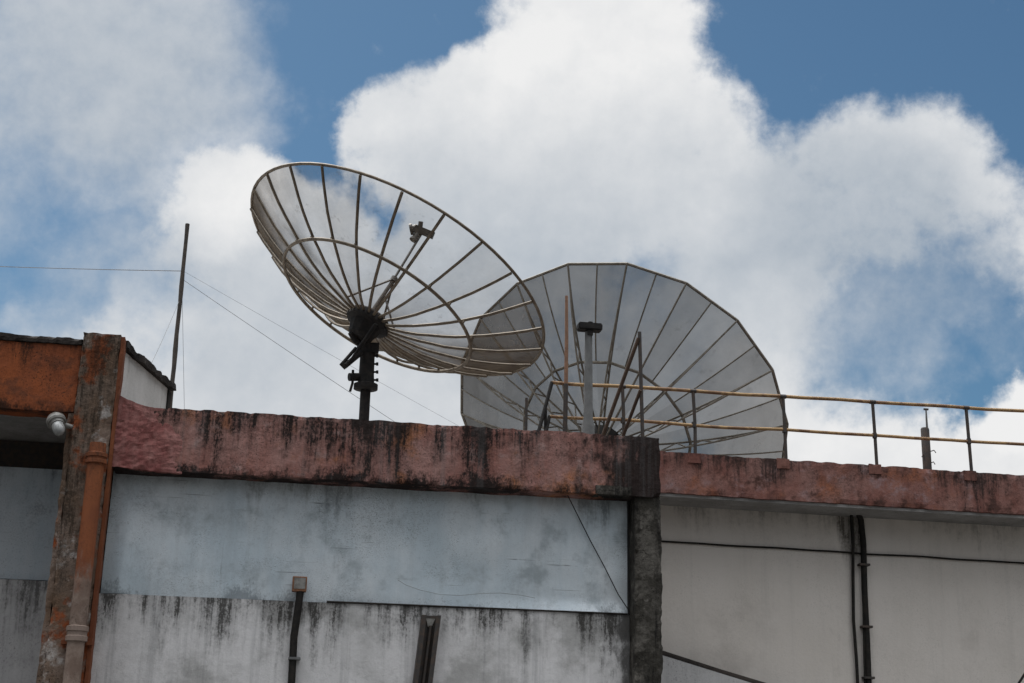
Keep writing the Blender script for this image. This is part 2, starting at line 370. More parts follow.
obj('plaster_patch', rp, M['rough_plaster'], mb)
obj('corner_column', rough_box(3.44, 3.715, 13.83, 14.6, 0, 4.43, .04, .014, .045, 5.0), M['mould'], mb)
obj('notch', rough_box(3.02, 3.40, 13.785, 13.96, 4.40, 4.50, .04, .008, .02, 1.0), M['mould'], mb)
obj('building_body', box(-1.70, 3.60, 14.401, 24, 0, 4.40), M['wall_right'], mb)
obj('roof_deck', box(-1.70, 3.66, 14.165, 24, 4.402, 4.60), M['roof'], mb)

# ---- left neighbour
lb = thing('neighbour_building', 'building at the left edge with an orange beam over a dark recess', 'building', (-4, 14, 0))
obj('beam', rough_box(-8, -2.108, PF, 14.1, 4.925, 5.60, .05, .005, .015, 3.0), M['orange'], lb)
obj('beam_coping', rough_box(-8, -2.108, PF-.02, 14.2, 5.602, 5.672, .04, .012, .03, 4.0), M['coping'], lb)
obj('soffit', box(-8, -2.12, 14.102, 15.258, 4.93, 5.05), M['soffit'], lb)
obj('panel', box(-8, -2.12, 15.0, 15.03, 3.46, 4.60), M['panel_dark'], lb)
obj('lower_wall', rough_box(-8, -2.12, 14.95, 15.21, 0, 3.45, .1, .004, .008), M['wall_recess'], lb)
obj('recess_shade_back', box(-8, -2.12, 15.22, 15.258, 3.32, 4.928), M['dark_steel'], lb)  # dark sheet added to stand for the shade above the recessed panel
obj('column', rough_box(-2.105, -1.742, 13.75, 15.0, 0, 5.725, .045, .009, .03, 6.0), M['column'], lb)
obj('column_return', rough_box(-2.165, -2.107, 13.80, 15.1, 0, 4.92, .05, .008, .02, 7.0), M['column'], lb)
obj('column_edge', rough_box(-1.740, -1.702, 13.742, 13.9, 0, 5.70, .05, .005, .008, 8.0), M['strip'], lb)
obj('building_body', box(-8, -1.76, 15.26, 24, 0, 5.50), M['wall_white'], lb)
# side wall that stands above the lower roof, level, running back at a slight skew
A0, A1 = Vector((-1.735, 13.92, 0)), Vector((-1.385, 15.36, 0))
dd = (A1-A0).normalized(); nn = Vector((dd.y, -dd.x, 0))
def swall(o0, o1, s0, s1, z0, z1):
    a, b = A0+dd*s0, A0+dd*s1
    bm = bmesh.new(); add_hexa(bm, [Vector((q.x, q.y, z)) for z in (z0, z1) for q in (a+nn*o0, b+nn*o0, b+nn*o1, a+nn*o1)]); return bm
obj('side_wall', swall(0, -.14, 0, 1.44, 4.61, 5.62), M['wall_white'], lb)
obj('side_wall_end', swall(.012, -.16, 1.442, 1.53, 4.61, 5.60), M['coping'], lb)
bm = swall(.05, -.19, -.05, 1.56, 5.622, 5.69)
bmesh.ops.subdivide_edges(bm, edges=[e for e in bm.edges if e.calc_length() > .5], cuts=34)
for v in bm.verts:
    q = v.co*1.0
    v.co.z += (mn.noise(q*4)*.035+mn.noise(q*11)*.02)*(1 if v.co.z > 5.65 else .45)
    v.co += nn*mn.noise(q*7+Vector((5, 5, 5)))*.03
obj('coping', bm, M['coping'], lb)

# ---- right building
rb = thing('right_building', 'building on the right with a cream wall under an overhanging red roof slab', 'building', (6, 15, 0))
def slabz(x): return (x-4.02)*-.0075
bm = rough_box(3.70, 15, 15.0, 15.9, 4.705, 5.172, .05, .007, .028, 11.0)
for v in bm.verts: v.co.z += slabz(v.co.x)
obj('roof_slab', bm, M['slab_red'], rb)
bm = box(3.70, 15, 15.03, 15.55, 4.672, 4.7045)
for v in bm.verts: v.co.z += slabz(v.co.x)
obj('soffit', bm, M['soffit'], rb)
obj('roof_deck', box(3.70, 15, 15.902, 26, 4.60, 4.80), M['roof'], rb)
obj('wall', box(3.62, 15, 15.55, 15.899, 0, 4.74), M['wall_right'], rb)
obj('building_body', box(3.62, 15, 15.90, 26, 0, 4.598), M['wall_right'], rb)
for px, py in ((695, 457.5), (784, 463), (876, 468.5), (971, 475)):
    c = at(px, py, 14.97)
    obj('post_socket', rough_box(c.x-.075, c.x+.075, 14.984, 15.16, c.z-.06, c.z+.055, .03, .004, .012, px), M['block_red'], rb)

# low stair wall in front of the cream wall
a, b = at(663, 655, 15.25), at(800, 698, 15.25)
lw = thing('stair_wall', 'low sloping plastered wall with a pipe coping beside the black corner column', 'wall', (a.x, 15.3, 0))
bm = bmesh.new()
add_hexa(bm, [(3.70, 15.25, 0), (b.x, 15.25, 0), (b.x, 15.40, 0), (3.70, 15.40, 0), (3.70, 15.25, a.z+.1), (b.x, 15.25, b.z), (b.x, 15.40, b.z), (3.70, 15.40, a.z+.1)])
obj('wall_face', bm, M['wall_recess'], lw)
obj('coping', tube([(3.70, 15.325, a.z+.125), lerp((3.7, 15.325, a.z+.125), (b.x, 15.325, b.z+.02), .55)+Vector((0, 0, -.01)), (b.x, 15.325, b.z+.02)], .045, 10), M['coping'], lw, True)

# ------------------------------------------------------------------ dish 1
def dish_frame(px, py, Y, mdir, tilt):
    rr, uu, d = frame(px, py); ctr = at(px, py, Y)
    mi = (rr*mdir[0]+uu*mdir[1]).normalized(); ma = rr*mi.dot(uu)-uu*mi.dot(rr)
    t = RAD(tilt)
    ax = mi*math.sin(t)+d*math.cos(t); e2 = mi*math.cos(t)-d*math.sin(t)
    depth = (ctr-CAM).dot(FW)
    return ctr, ma, e2, ax, depth/FPX

ctr, e1, e2, ax, mpp = dish_frame(395.5, 276.5, 16.5, (.52, .855), 64)
R1 = 163.5*mpp; D1 = .345*R1; V1 = ctr-ax*D1
def par1(r, th, off=0):
    th = RAD(th)
    return V1+(e1*math.cos(th)+e2*math.sin(th))*r+ax*(D1*(r/R1)**2+off)
post = at(364, 418, 16.5)
d1 = thing('satellite_dish', 'see-through mesh dish tilted skyward on a black post above the red parapet', 'satellite dish', (post.x, post.y, 4.6), 'mesh satellite dishes on the rooftops')
NR = 24
bm = bmesh.new(); NS, NA = 14, NR*3
rows = []
for i in range(NS+1):
    r = R1*(.13+.87*i/NS); row = []
    for j in range(NA):
        th = 87+360*j/NA; kk = j % 3
        if kk == 0: p = par1(r, th)
        else:
            a_, b_ = par1(r, 87+15*(j//3)), par1(r, 87+15*(j//3+1)); p = lerp(a_, b_, kk/3)
            q = Vector((j//3*3.1, i*.35, kk*.2))
            amp = .024
            tt = (87+15*(j//3)) % 360
            if 140 < tt < 225: amp = .060
            p = p-ax*(mn.noise(q)*amp*math.sin(math.pi*min(1, i/NS*1.0+.05)))
        row.append(bm.verts.new(p))
    rows.append(row)
for i in range(NS):
    for j in range(NA): bm.faces.new([rows[i][j], rows[i][(j+1) % NA], rows[i+1][(j+1) % NA], rows[i+1][j]])
tone(obj('reflector', bm, M['gauze'], d1, True), lambda f: f % NA//3, 5)
obj('rim', tube([par1(R1, 87+360*j/72) for j in range(72)], .019, 8, True), M['rib'], d1, True)
obj('support_ring', tube([par1(R1*.635, 87+360*j/72, -.085) for j in range(72)], .0215, 8, True), M['rib'], d1, True)
for q in range(NR):
    th = 87+15*q
    pts = [par1(R1*(.10+.90*i/12), th, -.026+.012*mn.noise(Vector((q*1.7, i*.6, 2)))) for i in range(13)]
    b_ = bmesh.new(); add_tube(b_, pts, .0185, 6)
    add_tube(b_, [par1(R1*.635, th, -.02), par1(R1*.635, th, -.085)], .016, 6)
    obj('rib', b_, M['rib'], d1, True)
# hub and mount
hb = bmesh.new()
add_lathe(hb, V1+ax*.06, -ax, [(0, .24), (.03, .275), (.12, .28), (.14, .20), (.30, .15), (.32, .09)], 10)
hub = obj('hub', hb, M['black'], d1)
ptop = at(364, 348, 16.5); z0 = 4.6
px_, py_ = post.x, post.y
obj('post', lathe((px_, py_, z0), (0, 0, 1), [(0, .16), (.02, .16), (.022, .062), (ptop.z-z0-.1, .062)], 18), M['black'], d1, True)
zf = at(364, 386, 16.5).z
sl = bmesh.new()
add_lathe(sl, (px_, py_, zf-.055), (0, 0, 1), [(0, .09), (.015, .145), (.075, .145), (.09, .10), (.2, .092), (ptop.z-zf, .088), (ptop.z-zf+.08, .10)], 20)
obj('sleeve', sl, M['black'], d1, True)
for yy in (356, 364, 372, 380):
    c = at(364, yy, 16.5)
    obj('bolt', lathe(c+RT*.06, RT, [(0, .013), (.085, .013), (.087, .022), (.112, .022)], 8), M['black'], d1)
back = V1-ax*.30
yk = bmesh.new()
for s in (-1, 1):
    add_tube(yk, [Vector((px_, py_, ptop.z))+e1*.09*s, lerp((px_, py_, ptop.z), back, .5)+e1*.10*s, back+e1*.11*s+ax*.05], .042, 8)
add_obox(yk, (px_, py_, ptop.z-.01), RT, Vector((0, 1, 0)), Vector((0, 0, 1)), .13, .09, .055)
obj('yoke', yk, M['black'], d1)
a = at(348, 364, 16.3); b = at(376, 324, 16.05)
ab = bmesh.new(); add_tube(ab, [a, lerp(a, b, .45)], .016, 8); add_tube(ab, [lerp(a, b, .40), b], .024, 8)
a2 = at(341.5, 364.5, 16.3); b2 = at(356, 348, 16.4)
add_tube(ab, [a2, b2], .022, 8); add_tube(ab, [at(341, 363, 16.3), at(346, 368, 16.3)], .028, 8)
add_tube(ab, [at(345, 366, 16.3), at(362, 352, 16.4)], .035, 8)
obj('actuator_arm', ab, M['black'], d1, True)
lv = bmesh.new(); c = at(356, 377, 16.45)
add_tube(lv, [at(349, 377, 16.45), at(362, 377, 16.5)], .05, 10); add_tube(lv, [at(353, 370, 16.45), at(352.5, 383, 16.45), at(350, 391.5, 16.45)], .016, 6)
obj('clamp_lever', lv, M['black'], d1, True)
# feed
tip = at(425, 236, 0) if False else None
fd = bmesh.new()
L1 = 1.42
T0 = V1+ax*.05; mid = V1+ax*.66; F0 = V1+ax*L1
add_tube(fd, [T0-e1*.02, mid], [.032, .023], 8)
add_tube(fd, [mid-ax*.04, mid+ax*.02], .042, 8)
add_tube(fd, [mid, F0], .016, 8)
for th in (150, 300):
    add_tube(fd, [par1(.42, th, 0), mid], .014, 6)
add_tube(fd, [par1(.34, 20, 0), V1+ax*.40], .012, 6)
arm = obj('feed_arm', fd, M['lnb'], d1, True)
hn = bmesh.new()
add_obox(hn, F0+RT*.02, (RT*.92-UP*.38).normalized(), (RT*.38+UP*.92).normalized(), FW, .13, .045, .05)
add_lathe(hn, F0-RT*.06+UP*.05, (-RT-UP*.2).normalized(), [(0, .05), (.06, .05), (.065, .075), (.10, .075)], 14)
add_lathe(hn, F0-RT*.05+UP*.0, (-ax), [(0, .04), (.11, .04), (.115, .055), (.14, .055)], 14)
add_tube(hn, [F0-RT*.03+UP*.05, F0-RT*.02+UP*.13], .03, 8)
obj('feed_horn', hn, M['lnb'], d1)

# ------------------------------------------------------------------ dish 2
ctr, e1, e2, ax, mpp = dish_frame(617.5, 418.5, 18.7, (.50, .866), 33)
R2 = 169.5*mpp; D2 = .31*R2; V2 = ctr-ax*D2; PH = 12.4
def par2(r, th, off=0):
    th = RAD(th); return V2+(e1*math.cos(th)+e2*math.sin(th))*r+ax*(D2*(r/R2)**2+off)
d2 = thing('satellite_dish', 'dense grey many-sided mesh dish with trussed ribs behind the ochre railing', 'satellite dish', (V2.x, V2.y-.2, 4.8), 'mesh satellite dishes on the rooftops')
bm = bmesh.new(); NP = 18; rows = []
for i in range(13):
    r = R2*(.10+.90*i/12)
    row = []
    for j in range(NP*2):
        if j % 2 == 0: p = par2(r, PH+20*(j//2))
        else: p = lerp(par2(r, PH+20*(j//2)), par2(r, PH+20*(j//2+1)), .5)
        row.append(bm.verts.new(p-ax*mn.noise(Vector((j*2.3, i*.5, 4)))*.012))
    rows.append(row)
for i in range(12):
    for j in range(NP*2): bm.faces.new([rows[i][j], rows[i][(j+1) % (NP*2)], rows[i+1][(j+1) % (NP*2)], rows[i+1][j]])
tone(obj('reflector', bm, M['gauze2'], d2), lambda f: f % (NP*2), 9)
rm = bmesh.new()
for q in range(NP): add_tube(rm, [par2(R2, PH+20*q), par2(R2, PH+20*(q+1))], .02, 6)
obj('rim', rm, M['rib2'], d2)
rg = bmesh.new()
for q in range(NP): add_tube(rg, [par2(R2*.50, PH+20*q, -.05), par2(R2*.50, PH+20*(q+1), -.05)], .02, 6)
obj('support_ring', rg, M['rib2'], d2)
for q in range(NP):
    th = PH+20*q; b_ = bmesh.new()
    def lo(t_): return par2(R2*t_, th, -.03-.27*max(0, (.88-t_)/.78)**1.0)
    add_tube(b_, [par2(R2*(.1+.9*i/10), th, -.022) for i in range(11)], .0135, 6)
    add_tube(b_, [lo(.10+.78*i/8) for i in range(9)], .012, 6)
    for i in range(5):
        t0, t1 = .14+.14*i, .21+.14*i
        add_tube(b_, [par2(R2*t0, th, -.022), lo(t1)], .010, 5); add_tube(b_, [lo(t1), par2(R2*(t0+.14), th, -.022)], .010, 5)
    obj('truss_rib', b_, M['rib2'], d2)
for q in range(NP):
    aa, bb = PH+20*q, PH+20*(q+1)
    pts = [lerp(par2(R2*(.50+.50*i/6), aa, -.016), par2(R2*(.50+.50*i/6), bb, -.016), .5) for i in range(7)]
    obj('rib', tube(pts, .010, 6), M['rib2'], d2)
hb = bmesh.new(); add_lathe(hb, V2+ax*.04, -ax, [(0, .24), (.05, .30), (.36, .30), (.42, .22), (.6, .2)], 24)
obj('hub', hb, M['black'], d2, True)
b2 = V2-ax*.5
obj('post', lathe((b2.x, b2.y, 4.8), (0, 0, 1), [(0, .3), (.02, .3), (.022, .10), (max(.3, b2.z-4.8+.05), .10)], 18), M['black'], d2, True)

# ------------------------------------------------------------------ railing
RY = 15.10
ra = thing('guard_railing', 'ochre two-bar guard railing on dark posts along the red roof edge', 'railing', (5.5, RY, 5.15))
tl, tr = at(551.5, 382.3, RY), at(1024, 411.3, RY); tr = lerp(tl, tr, 1.6)
ml, mr_ = at(549, 416, RY), at(1024, 444.6, RY); mr_ = lerp(ml, mr_, 1.6)
def wob(a, b, n=40, w=.016): return [lerp(a, b, i/n)+Vector((0, 0, mn.noise(Vector((i*.37, a.z, 1)))*w)) for i in range(n+1)]
obj('top_bar', tube(wob(tl, tr), .021, 8), M['rail'], ra, True)
obj('middle_bar', tube(wob(ml, mr_), .019, 8), M['rail'], ra, True)
def on(a, b, x):
    t_ = (x-a.x)/(b.x-a.x); return lerp(a, b, t_)
for px, py in ((622.5, 386.5), (693, 391), (783, 396.5), (872.5, 402.2), (966, 408)):
    x = at(px, py, RY).x; top = on(tl, tr, x)
    b_ = tube([(x+.012, RY, 4.99 if px > 650 else 4.6), (x+.012+.006*math.sin(px), RY, (5.1+top.z)/2), (x, RY, top.z)], .020, 8)
    add_tube(b_, [Vector((x, RY, top.z))-Vector((.035, 0, 0)), Vector((x, RY, top.z))+Vector((.035, 0, 0))], .026, 8)
    mz = on(ml, mr_, x).z; add_tube(b_, [(x+.004, RY, mz-.03), (x+.004, RY, mz+.03)], .028, 8)
    obj('rail_post', b_, M['dark_steel'], ra, True)
for d in range(5):
    px = 1060+92*d; x = at(px, 412, RY).x
    if x < tr.x: obj('rail_post', tube([(x, RY, 4.99), (x, RY, on(tl, tr, x).z)], .021, 8), M['dark_steel'], ra, True)
a, b = at(552, 382, RY), at(538.5, 432, RY-.1)
obj('end_brace', tube([a, lerp(a, b, 1.25)], .021, 8), M['black'], ra, True)
a, b = at(549.5, 416, RY), at(546.5, 430, RY-.05)
obj('end_brace', tube([a, lerp(a, b, 2.2)], .02, 8), M['black'], ra, True)
a, b = at(545.5, 405, RY-.03), at(545.5, 432, RY-.03)
obj('end_brace', tube([a, lerp(a, b, 1.5)], .018, 8), M['black'], ra, True)

# ------------------------------------------------------------------ roof clutter
c = at(588, 428, 14.55); tz = at(590, 332, 14.55).z
fl = thing('floodlight_post', 'pale grey tapering post topped with a flat black box behind the parapet', 'floodlight', (c.x, 14.55, 4.6))
x0 = c.x
obj('post', lathe((x0, 14.55, 4.6), (0, 0, 1), [(0, .13), (.02, .13), (.022, .072), (c.z-4.6+.02, .072), (c.z-4.6+.10, .052), (tz-4.6, .040)], 16), M['galv'], fl, True)
b_ = bmesh.new(); tc = at(589.5, 327.5, 14.55)
add_obox(b_, tc, Vector((1, .05, .01)).normalized(), Vector((0, 1, 0)), Vector((0, 0, 1)), .135, .07, .040)
bmesh.ops.bevel(b_, geom=b_.edges[:], offset=.012, segments=2, affect='EDGES')
lh = obj('lamp_housing', b_, M['black'], fl)
obj('bracket', box(tc.x-.03, tc.x+.03, 14.50, 14.60, tc.z-.10, tc.z-.045), M['black'], fl)
obj('cap', lathe((tc.x+.01, 14.55, tc.z+.043), (0, 0, 1), [(0, .03), (.02, .028), (.03, .01)], 10), M['black'], lh)

a, b = at(566.5, 296, 15.02), at(566, 379, 15.02); 
wp = thing('wooden_pole', 'slim reddish wooden pole tied upright at the railing beside the grey post', 'pole', (b.x, 15.02, 4.6))
obj('pole_top', tube([at(566, 384, 15.02), lerp(b, a, .5)+Vector((.004, 0, 0)), a], [.023, .021, .017], 8), M['wood'], wp, True)
obj('pole_foot', tube([(b.x-.012, 15.02, 4.6), at(566, 384, 15.02)], .026, 8), M['dark_steel'], wp, True)

a, b = at(639.5, 332, 14.62), at(642.5, 432, 14.62)
br = thing('brace_frame', 'dark upright steel bar propped by two leaning rusty struts at the corner', 'steel frame', (b.x, 14.62, 4.6))
obj('upright', tube([lerp(a, b, 1.45), a], .021, 8), M['dark_steel'], br, True)
q0, q1 = at(638.5, 338, 14.60), at(605, 430, 14.9)
obj('strut', tube([q0, lerp(q0, q1, 1.3)], .022, 8), M['rust'], br, True)
q0, q1 = at(640.5, 390, 14.60), at(625, 431, 14.85)
obj('strut', tube([q0, lerp(q0, q1, 1.4)], .020, 8), M['rust'], br, True)

c = at(526, 432, 15.3); t_ = at(526.5, 398, 15.3)
tag(obj('thin_stake', tube([(c.x, 15.3, 4.6), c, t_], .016, 8), M['dark_steel'], None, True, (c.x, 15.3, 4.6)), 'short thin dark stake in front of the lower left of the grey dish', 'stake')

c = at(927.5, 470, 15.35); t_ = at(927, 428, 15.35); tt = at(926, 409.5, 15.35)
st = thing('vent_stub', 'dark upright pipe stub with a thin spike behind the right railing', 'pipe', (c.x, 15.35, 5.1))
b_ = lathe((c.x, 15.35, 5.0), (0, 0, 1), [(0, .05), (t_.z-5.0-.02, .05), (t_.z-5.0, .042)], 12)
for v in b_.verts: v.co += Vector((mn.noise(v.co*9), mn.noise(v.co*9+Vector((3, 3, 3))), 0))*.008
obj('stub', b_, M['dark_steel'], st, True)
sp = obj('spike', tube([t_-Vector((0, 0, .03)), lerp(t_, tt, .5), tt], [.014, .012, .009], 8), M['galv'], st, True)
obj('spike_head', box(tt.x-.028, tt.x+.028, tt.y-.01, tt.y+.01, tt.z-.008, tt.z+.012), M['dark_steel'], sp)
for dx, dz in ((.11, -.30), (.09, -.44), (-.07, -.36)):
    q = Vector((c.x, 15.33, t_.z+dz)); obj('clip_wire', tube([q, q+Vector((dx*.8, 0, .03)), q+Vector((dx, 0, 0))], .006, 5), M['dark_steel'], st)

# mast and its wires
MY = 15.5
a, b = at(187.5, 224, MY), at(170, 405, MY)
bot = lerp(a, b, (a.z-4.6)/(a.z-b.z))
pts = [lerp(bot, a, i/16)+Vector((.008*mn.noise(Vector((i*.5, 0, 0))), 0, 0)) for i in range(17)]
tag(obj('antenna_mast', tube(pts, [.027-.006*i/16+(.004 if i % 4 == 0 else 0) for i in range(17)], 8), M['bamboo'], None, True, bot),
    'thin bare leaning mast rising beside the white side wall', 'mast')
G = 'thin wires strung from the mast'
def wire(pts, r, label):
    tag(obj('guy_wire', tube(pts, r, 5), M['wire'], None, True, pts[0]), label, 'wire', G)
def anchor(a, b, z=4.62): return lerp(a, b, (a.z-z)/(a.z-b.z))      # carry the wire on to the roof deck
m0 = at(183.2, 271, MY)
wire(sag(m0, lerp(m0, at(-60, 256.5, 16.8), 3.5), .12, 30), .0045, 'thin wire running left from the mast to the picture edge')
wire(sag(m0, anchor(m0, at(462, 424, 17.6)), .05), .0017, 'fainter upper wire sloping down from the mast behind the tilted dish')
wire(sag(at(182, 279, MY), anchor(at(182, 279, MY), at(404, 424, 17.2)), .05), .0029, 'darker lower wire sloping down right from the mast towards the dish post')
wire(sag(at(179.5, 300, MY), at(146, 374, 14.7), .03), .0026, 'short guy wire dropping left from the mast to the white side wall')
wire(sag(at(182, 285, MY), anchor(at(182, 285, MY), at(184.5, 418, MY+.1)), 0), .0022, 'thin wire hanging nearly straight down beside the mast')

# ------------------------------------------------------------------ wall fittings
# orange drainpipe
PX = -1.93
t0 = at(95.5, 463, 13.66); b0 = at(72, 683, 13.66); PX = (t0.x+b0.x)/2
zj = at(78, 573, 13.66).z
dp = thing('drainpipe', 'orange drainpipe fading to bare grey on the stained left column', 'drainpipe', (PX, 13.66, 0))
obj('upper_pipe', lathe((PX, 13.66, zj), (0, 0, 1), [(0, .078), (t0.z-zj, .078)], 20), M['pipe_orange'], dp, True)
obj('lower_pipe', lathe((PX, 13.66, 0), (0, 0, 1), [(0, .078), (zj-.001, .078)], 20), M['pipe_orange'], dp, True)
obj('socket', lathe((PX, 13.66, t0.z-.01), (0, 0, 1), [(0, .080), (.005, .098), (.035, .098), (.04, .09), (.06, .09), (.065, .10), (.10, .10), (.11, .08), (.20, .075)], 20), M['pipe_orange'], dp)
zc = at(70, 633, 13.66).z
obj('collar', lathe((PX, 13.66, zc-.08), (0, 0, 1), [(0, .079), (.01, .098), (.05, .098), (.06, .09), (.09, .09), (.1, .1), (.14, .1), (.15, .079)], 20), M['pipe_grey'], dp)
obj('pipe_strap', box(PX-.14, PX+.14, 13.70, 13.745, zc-.10, zc-.06, .004), M['strip'], dp)

# wall lamp
c = at(57, 424, 13.70)
wl = thing('wall_lamp', 'round white lamp fixed under the orange beam beside the column', 'lamp', c)
dn = Vector((.35, -.55, -.75)).normalized()
lb_ = lathe(c-dn*.10, dn, [(0, .05), (.01, .075), (.045, .092), (.075, .092), (.085, .08), (.10, .068), (.12, .064)], 24)
hd = obj('lamp_housing', lb_, M['white_plastic'], wl, True)
obj('lamp_rim', tube([c-dn*.015+(dn.orthogonal().normalized()*math.cos(2*math.pi*i/24)+dn.cross(dn.orthogonal().normalized())*math.sin(2*math.pi*i/24))*.08 for i in range(24)], .010, 6, True), M['white_plastic'], hd, True)
obj('bulb', lathe(c+dn*.02, dn, [(0, .056), (.05, .06), (.09, .052), (.12, .034), (.13, .012)], 20), M['glassy'], wl, True)
obj('arm', tube([c-dn*.05, c+Vector((.10, .06, 0)), (-2.09, 13.80, c.z+.0)], .022, 8), M['white_plastic'], wl, True)

# conduit with box
WY = 14.055
bx0 = at(299.5, 584.5, WY)
cb = thing('conduit', 'black conduit rising to a small rusty square box on the grey wall', 'conduit', (bx0.x, WY, 0))
b_ = bmesh.new(); add_box(b_, bx0.x-.07, bx0.x+.07, WY-.07, WY+.005, bx0.z-.075, bx0.z+.07)
bmesh.ops.bevel(b_, geom=b_.edges[:], offset=.006, segments=1, affect='EDGES')
jb = obj('junction_box', b_, M['box_rust'], cb)
obj('box_lid', box(bx0.x-.052, bx0.x+.056, WY-.076, WY-.0705, bx0.z-.05, bx0.z+.056), M['white_plastic'], jb)
pb = at(291.5, 683, WY-.035)
obj('conduit_pipe', tube([(bx0.x+.012, WY-.035, bx0.z-.07), (bx0.x+.0, WY-.035, bx0.z-.25), (bx0.x-.02, WY-.035, bx0.z-.5), (pb.x+.0, WY-.035, pb.z), (pb.x, WY-.035, 0)], .036, 10), M['conduit'], cb, True)
zc = at(294, 659, WY).z
obj('clamp', box(bx0.x-.06, bx0.x+.055, WY-.078, WY+.006, zc-.012, zc+.014, .004), M['galv'], cb)

# steel channel
t0 = at(431, 615.5, 14.03); xb = at(422.3, 683, 14.03).x; zb = at(422.3, 683, 14.03).z; xc = t0.x
ch = thing('steel_channel', 'dark open steel channel standing against the grey wall', 'channel', (xc, 13.9, 0))
b_ = bmesh.new()
w = .093
add_box(b_, xc-w, xc+w, 13.945, 13.96, 0, t0.z); add_box(b_, xc-w, xc-w+.014, 13.865, 13.9449, 0, t0.z-.002); add_box(b_, xc+w-.014, xc+w, 13.865, 13.9449, 0, t0.z-.002)
add_box(b_, xc-w+.0141, xc-w+.045, 13.863, 13.872, 0, t0.z-.004); add_box(b_, xc+w-.045, xc+w-.0141, 13.863, 13.872, 0, t0.z-.004)
_b = b_
def lean(b):
    for v in b.verts: v.co.y += .10; v.co.x += (xb-xc)*(t0.z-v.co.z)/(t0.z-zb)
    return b
obj('channel_profile', lean(b_), M['dark_steel'], ch)
obj('inner_bar', lean(tube([(xc+.01, 13.92, 0), (xc+.01, 13.92, t0.z-.1)], .02, 8)), M['dark_steel'], ch, True)
b_ = bmesh.new()
v = [b_.verts.new(p) for p in ((xc-.045, 13.938, t0.z-.03), (xc+.045, 13.938, t0.z-.03), (xc+.02, 13.938, t0.z-.11), (xc-.015, 13.938, t0.z-.11))]
f = b_.faces.new(v); r = bmesh.ops.extrude_face_region(b_, geom=[f]); bmesh.ops.translate(b_, verts=[x for x in r['geom'] if isinstance(x, bmesh.types.BMVert)], vec=(0, -.012, 0))
obj('white_tab', lean(b_), M['white_plastic'], ch)

# loose cable over the sheet
tag(obj('loose_cable', tube([at(565, 488, 13.785), at(567.5, 495, 13.95), at(577, 514, 14.07), at(590, 540, 14.07), at(604, 566, 14.07), at(618, 594, 14.06), at(630.5, 613, 14.05)], .0055, 6), M['conduit'], None, True, at(567, 494, 13.9)),
    'slack thin cable hanging diagonally across the blue sheet panel', 'cable')
pts = [at(x, y, 14.066) for x, y in ((398, 580), (406, 585), (420, 590), (440, 594.5), (460, 595.5), (480, 593.5), (500, 593), (520, 595), (535, 598))]
tag(obj('hanging_string', tube(pts, .0022, 5), M['wire'], None, True, pts[0]), 'fine wavy string lying along the bottom of the blue panel', 'string')

# cables and pipes on the cream wall
CY = 15.53
pts = [lerp(at(660, 539.4, CY), at(1100, 566, CY), i/24)+Vector((0, 0, -.02+.014*mn.noise(Vector((i*.4, 3, 1))))) for i in range(25)]
tag(obj('wall_cable', tube(pts, .011, 6), M['conduit'], None, True, pts[0]), 'long black cable running across the cream wall', 'cable')
a = [at(851, 509, 15.40), at(851.5, 520, 15.50), at(853, 545, 15.515), at(853, 580, 15.515), at(853.5, 620, 15.515), at(856.5, 660, 15.515), at(858, 690, 15.515)]
a.append(Vector((a[-1].x, 15.515, 0)))
tag(obj('wall_pipe', tube(a, .019, 8), M['conduit'], None, True, a[-1]), 'thinner wavy black pipe dropping down the cream wall', 'pipe', 'black pipes on the cream wall')
a = [at(856, 508, 15.40), at(861, 520, 15.48), at(863.5, 545, 15.505), at(864.5, 590, 15.505), at(867, 640, 15.505), at(869, 690, 15.505)]
a.append(Vector((a[-1].x, 15.505, 0)))
vp = thing('wall_pipe', 'thicker black pipe held by clamps on the cream wall', 'pipe', (a[-1].x, 15.505, 0), 'black pipes on the cream wall')
obj('pipe_run', tube(a, .034, 10), M['conduit'], vp, True)
obj('thin_line', tube([at(862.5, 566, 15.50), at(863.5, 620, 15.50), at(865, 690, 15.50)], .011, 6), M['conduit'], vp, True)
for px, py in ((864, 565), (866.5, 627), (868.5, 678)):
    q = at(px, py, 15.50); obj('clamp', box(q.x-.065, q.x+.06, 15.455, 15.545, q.z-.012, q.z+.014, .003), M['dark_steel'], vp)
q = [at(1017, 686, 15.3), at(1026, 672, 15.3), at(1040, 655, 15.3)]
tag(obj('corner_cable', tube(q, .014, 6), M['conduit'], None, True, q[0]), 'short black cable at the lower right picture corner', 'cable')

# ------------------------------------------------------------------ world: sky and clouds (by direction)
SUN_EL, SUN_AZ = 58, 335        # azimuth clockwise from +Y; behind the buildings, a little left
W = bpy.data.worlds.new('World'); S.world = W; W.use_nodes = True
t = NT(W.node_tree); bg = t.n['Background']
sky = t.new('ShaderNodeTexSky', sky_type='NISHITA'); sky.sun_disc = False
sky.sun_elevation = RAD(SUN_EL); sky.sun_rotation = RAD(SUN_AZ); sky.air_density = 1.0; sky.dust_density = .6; sky.ozone_density = 1.6
STR = .07
tc = t.new('ShaderNodeTexCoord').outputs['Generated']
d0 = t.vm('NORMALIZE', tc)
def wn(vec, sc, det, rough, amt):
    return t.scale(t.vm('SUBTRACT', t.noise(vec, sc, det, rough, color=True), (.5, .5, .5)), amt)
warp = t.vm('ADD', wn(d0, 9, 3, .5, .045), wn(t.vm('ADD', d0, (5, 2, 1)), 30, 7, .62, .030))
dw = t.vm('NORMALIZE', t.vm('ADD', d0, warp))
dsoft = t.vm('NORMALIZE', t.vm('ADD', d0, t.vm('ADD', wn(t.vm('ADD', d0, (2, 7, 3)), 7, 7, .6, .11), wn(d0, 26, 5, .6, .02))))
